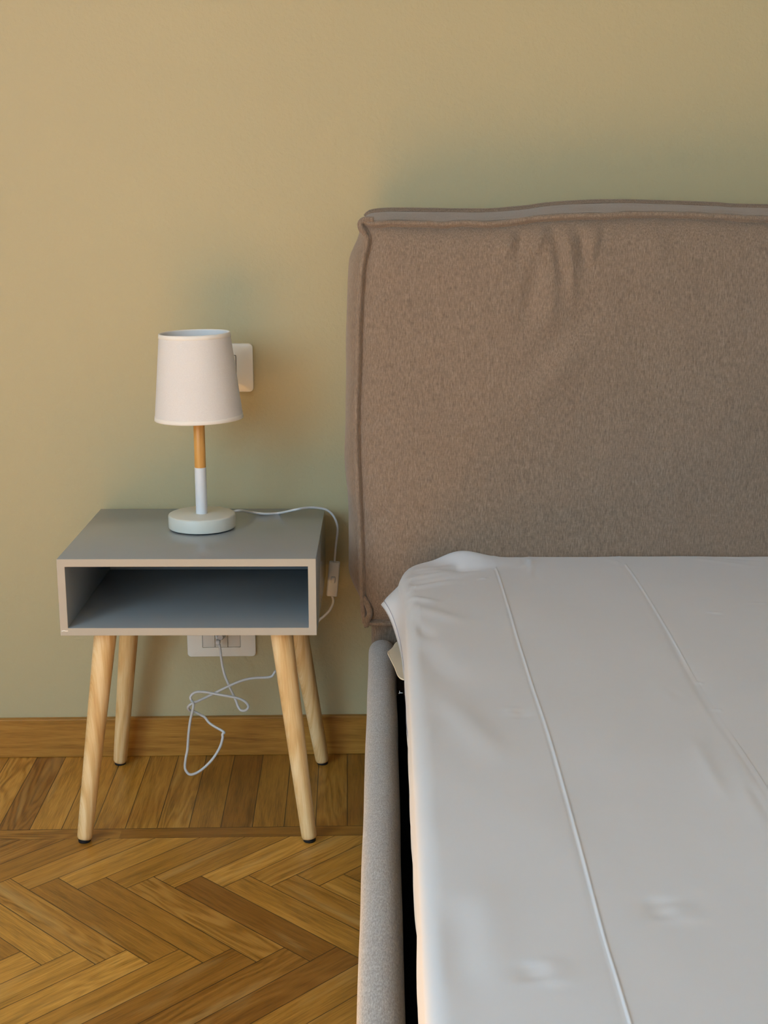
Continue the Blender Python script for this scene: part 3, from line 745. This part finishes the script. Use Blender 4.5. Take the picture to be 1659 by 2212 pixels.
# ------------------------------------------------------------------ white cover
def tp(px, py): p = PZ(px, py, MZ); return p.x, p.y
sheet_folds = []
def sf(a, b, wd, h):
    p, q = tp(*a), tp(*b); sheet_folds.append((p[0], p[1], q[0], q[1], wd, h))
for a, b, wd, h in [((862, 1278), (985, 1252), .008, .0035), ((875, 1264), (1000, 1240), .007, -.003), ((880, 1252), (980, 1232), .007, .003), ((900, 1238), (1010, 1222), .006, -.0025), ((905, 1230), (985, 1215), .006, .0025),
                    ((862, 1290), (940, 1300), .010, .003), ((870, 1305), (1000, 1345), .016, .0025), ((868, 1330), (930, 1380), .012, -.003), ((1130, 1204), (1160, 1250), .006, -.002), ((1143, 1206), (1150, 1242), .005, .0035), ((1165, 1210), (1120, 1226), .008, .002),
                    ((1040, 1248), (1048, 1250), .006, .002), ((1048, 1246), (1054, 1248), .004, -.002), ((985, 1212), (1000, 1230), .010, -.004), ((1300, 1205), (1345, 1220), .006, .0015),
                    ((900, 1390), (980, 1480), .022, -.0045), ((960, 1500), (1080, 1640), .020, .0045), ((900, 1480), (920, 1620), .02, .0015), ((1100, 1525), (1115, 1545), .010, .003), ((1115, 1530), (1130, 1550), .010, -.003),
                    ((1420, 1940), (1440, 1985), .014, -.0035), ((1445, 1950), (1480, 1990), .014, .003), ((1150, 2080), (1160, 2120), .014, -.0035), ((1178, 2075), (1200, 2130), .014, .003),
                    ((1000, 1960), (1010, 2140), .020, -.004), ((1040, 1900), (1050, 2130), .022, .0035), ((905, 1610), (945, 1560), .006, .0012), ((1560, 1720), (1500, 1600), .008, .002), ((1620, 1700), (1659, 1760), .006, -.002), ((1590, 1650), (1659, 1810), .010, .0015),
                    ((1430, 1360), (1560, 1560), .010, -.0015), ((1500, 1470), (1520, 1474), .003, .0018), ((1540, 1530), (1560, 1532), .003, .0018), ((1530, 1322), (1560, 1326), .005, .002), ((1620, 1303), (1659, 1305), .004, .002), ((1630, 1325), (1659, 1328), .004, -.0015),
                    ((1440, 1500), (1462, 1520), .004, .0012), ((1450, 1490), (1475, 1505), .004, -.001), ((1480, 1205), (1640, 1225), .006, .0012), ((1530, 1203), (1659, 1212), .005, -.0012)]:
    sf(a, b, wd, h)
SEAMS = []
for pts in ([(1065, 1204), (1085, 1265), (1100, 1318), (1130, 1415), (1190, 1600), (1250, 1815), (1310, 2040), (1362, 2212)],
            [(1340, 1206), (1372, 1250), (1419, 1322), (1465, 1400), (1510, 1480), (1560, 1560), (1605, 1625), (1659, 1710)]):
    q = sorted([(tp(*p)[1], tp(*p)[0]) for p in pts]); q = [(0.2, q[0][1])]+q; SEAMS.append(smooth_pw(q))
SEAMS.append([(0.2, 0.70), (2.3, 0.71)])
def top_disp(x, y):
    d = 0
    for i, s in enumerate(SEAMS):
        e = x-pw(s, y)
        if abs(e) < 0.03:
            # a pressed ridge: sharp on the left, soft on the right
            d += (0.0011 if i == 0 else 0.0007)*(math.exp(-(e/0.0013)**2)) - 0.0005*math.exp(-((e+0.003)/0.002)**2)
        if i == 1 and abs(e+0.008) < 0.03: d += 0.0004*math.exp(-((e+0.011)/0.0025)**2)
    for si, s in enumerate(sheet_folds): d += (1.15 if si < 12 else 0.62)*seg_ridge(x, y, s)
    d += 0.0030*noise.noise((x*5, y*4, 0.3)) + 0.0009*noise.noise((x*15, y*9, 1.7))
    # pulled arc at the head edge
    d += 0.013*math.exp(-((x-0.128)/0.045)**2)*math.exp(-((y-MH)/0.022)**2)
    d -= 0.009*math.exp(-((x-0.135)/0.045)**2)*math.exp(-((y-MH+0.05)/0.02)**2)
    return d
def x_left(y):                  # plan outline of the head-left corner
    e = max(0, (y-(MH-0.08))/0.08); e = min(1, e)
    return MX+0.10*(1-math.sqrt(max(0, 1-e**2.4)))
bm = bmesh.new(); rows = []
NYR = 560; ys = []
for j in range(NYR+1):
    t = j/NYR; t = 1-(1-t)**1.35; ys.append(lerp(0.22, MH, t))
rr = 0.020
hem_prof = lambda y: 0.352+0.058*math.exp(-((y-2.10)/0.075)**2)+0.003*noise.noise((y*18, 0, 0))
topx = []
x = rr
while x < BX1:
    topx.append(x); xa = MX+rr+(x-rr)/(BX1-rr)*(BX1-MX-rr); x += 0.0006 if (0.176 < xa < 0.196 or 0.386 < xa < 0.412) else (0.0035 if x < 0.5 else (0.008 if x < 0.9 else 0.03))
for y in ys:
    xl = x_left(y); hz_ = hem_prof(y); row = []
    flare = 0.027*math.exp(-(abs(y-2.112)/(0.040 if y > 2.112 else 0.075))**1.7)
    xl -= 0.30*flare
    hj = 0.003*noise.noise((y*9, 3, 1))
    ins = 0.0055*(0.5+0.5*noise.noise((y*6, 7, 0)))
    zt2 = MZ-rr
    row.append(Vector((xl-flare+hj+0.006, y, hz_+0.002)))
    K = 9
    for k in range(K+1):
        t = k/K; z = lerp(hz_, zt2, t)
        ox = xl-flare*(1-t)**0.85+hj*(1-t)-0.0015*math.sin(math.pi*t)*(1+noise.noise((y*8, z*20, 0)))
        if k == 2: ox += 0.0009
        row.append(Vector((ox, y, z)))
    for k in range(1, 7):
        a = math.pi/2*k/7; row.append(Vector((xl+rr-rr*math.cos(a), y, zt2+rr*math.sin(a)+top_disp(xl, y)*(k/7))))
    for tx in topx:
        x = lerp(xl+rr, BX1, (tx-rr)/(BX1-rr)); e = (MH-y)/0.012
        zz = MZ+top_disp(x, y)
        row.append(Vector((x, y, zz)))
    rows.append(row)
# drop at the head behind the mattress
last = rows[-1]
for dy, dz in ((0.004, -0.0015), (0.007, -0.006), (0.008, -0.02), (0.008, -0.06)):
    rows.append([Vector((p.x, p.y+dy, max(p.z+dz, 0.34))) for p in last])
grid(bm, rows)
bmesh.ops.recalc_face_normals(bm, faces=bm.faces)
up_ = [f for f in bm.faces if abs(f.normal.z) > .9][0]
if up_.normal.z < 0: bmesh.ops.reverse_faces(bm, faces=bm.faces)
cov = obj('mattress_cover', bm, M_SATIN, None, loc=(0.83, 1.2, MZ))
cov['label'] = 'smooth white satin fitted cover with pressed seams stretched over the bed mattress'; cov['category'] = 'bed sheet'
# hem stitch line on the flared corner
hp_ = []
for row in rows[:NYR+1]:
    if 1.55 < row[0].y < 2.20: hp_.append(row[3].lerp(row[4], 0.2)+Vector((-0.0006, 0, 0.0002)))
obj('hem_stitching', tube(bmesh.new(), hp_[::2], 0.0005, seg=6), mat_plain('grey_thread', (0.38, 0.37, 0.42), 0.9), cov, label='grey stitch line along the hem')
# frayed threads at the hem
bm = bmesh.new(); fp = PZ(866, 1497, 0.35)
for k in range(6):
    a = Vector((random.uniform(-.5, .2), random.uniform(-1, 1), random.uniform(-.5, .5)))*0.004
    tube(bm, catmull([fp+Vector((0.003, 0, 0)), fp+a*0.5+Vector((-0.001, 0, 0)), fp+a+Vector((-0.001, 0, random.uniform(-.002, .002)))], 4), 0.0003, seg=5)
obj('loose_thread', bm, M_SATIN, cov)
for o in bpy.data.objects:
    if '_w' in o: del o['_w']
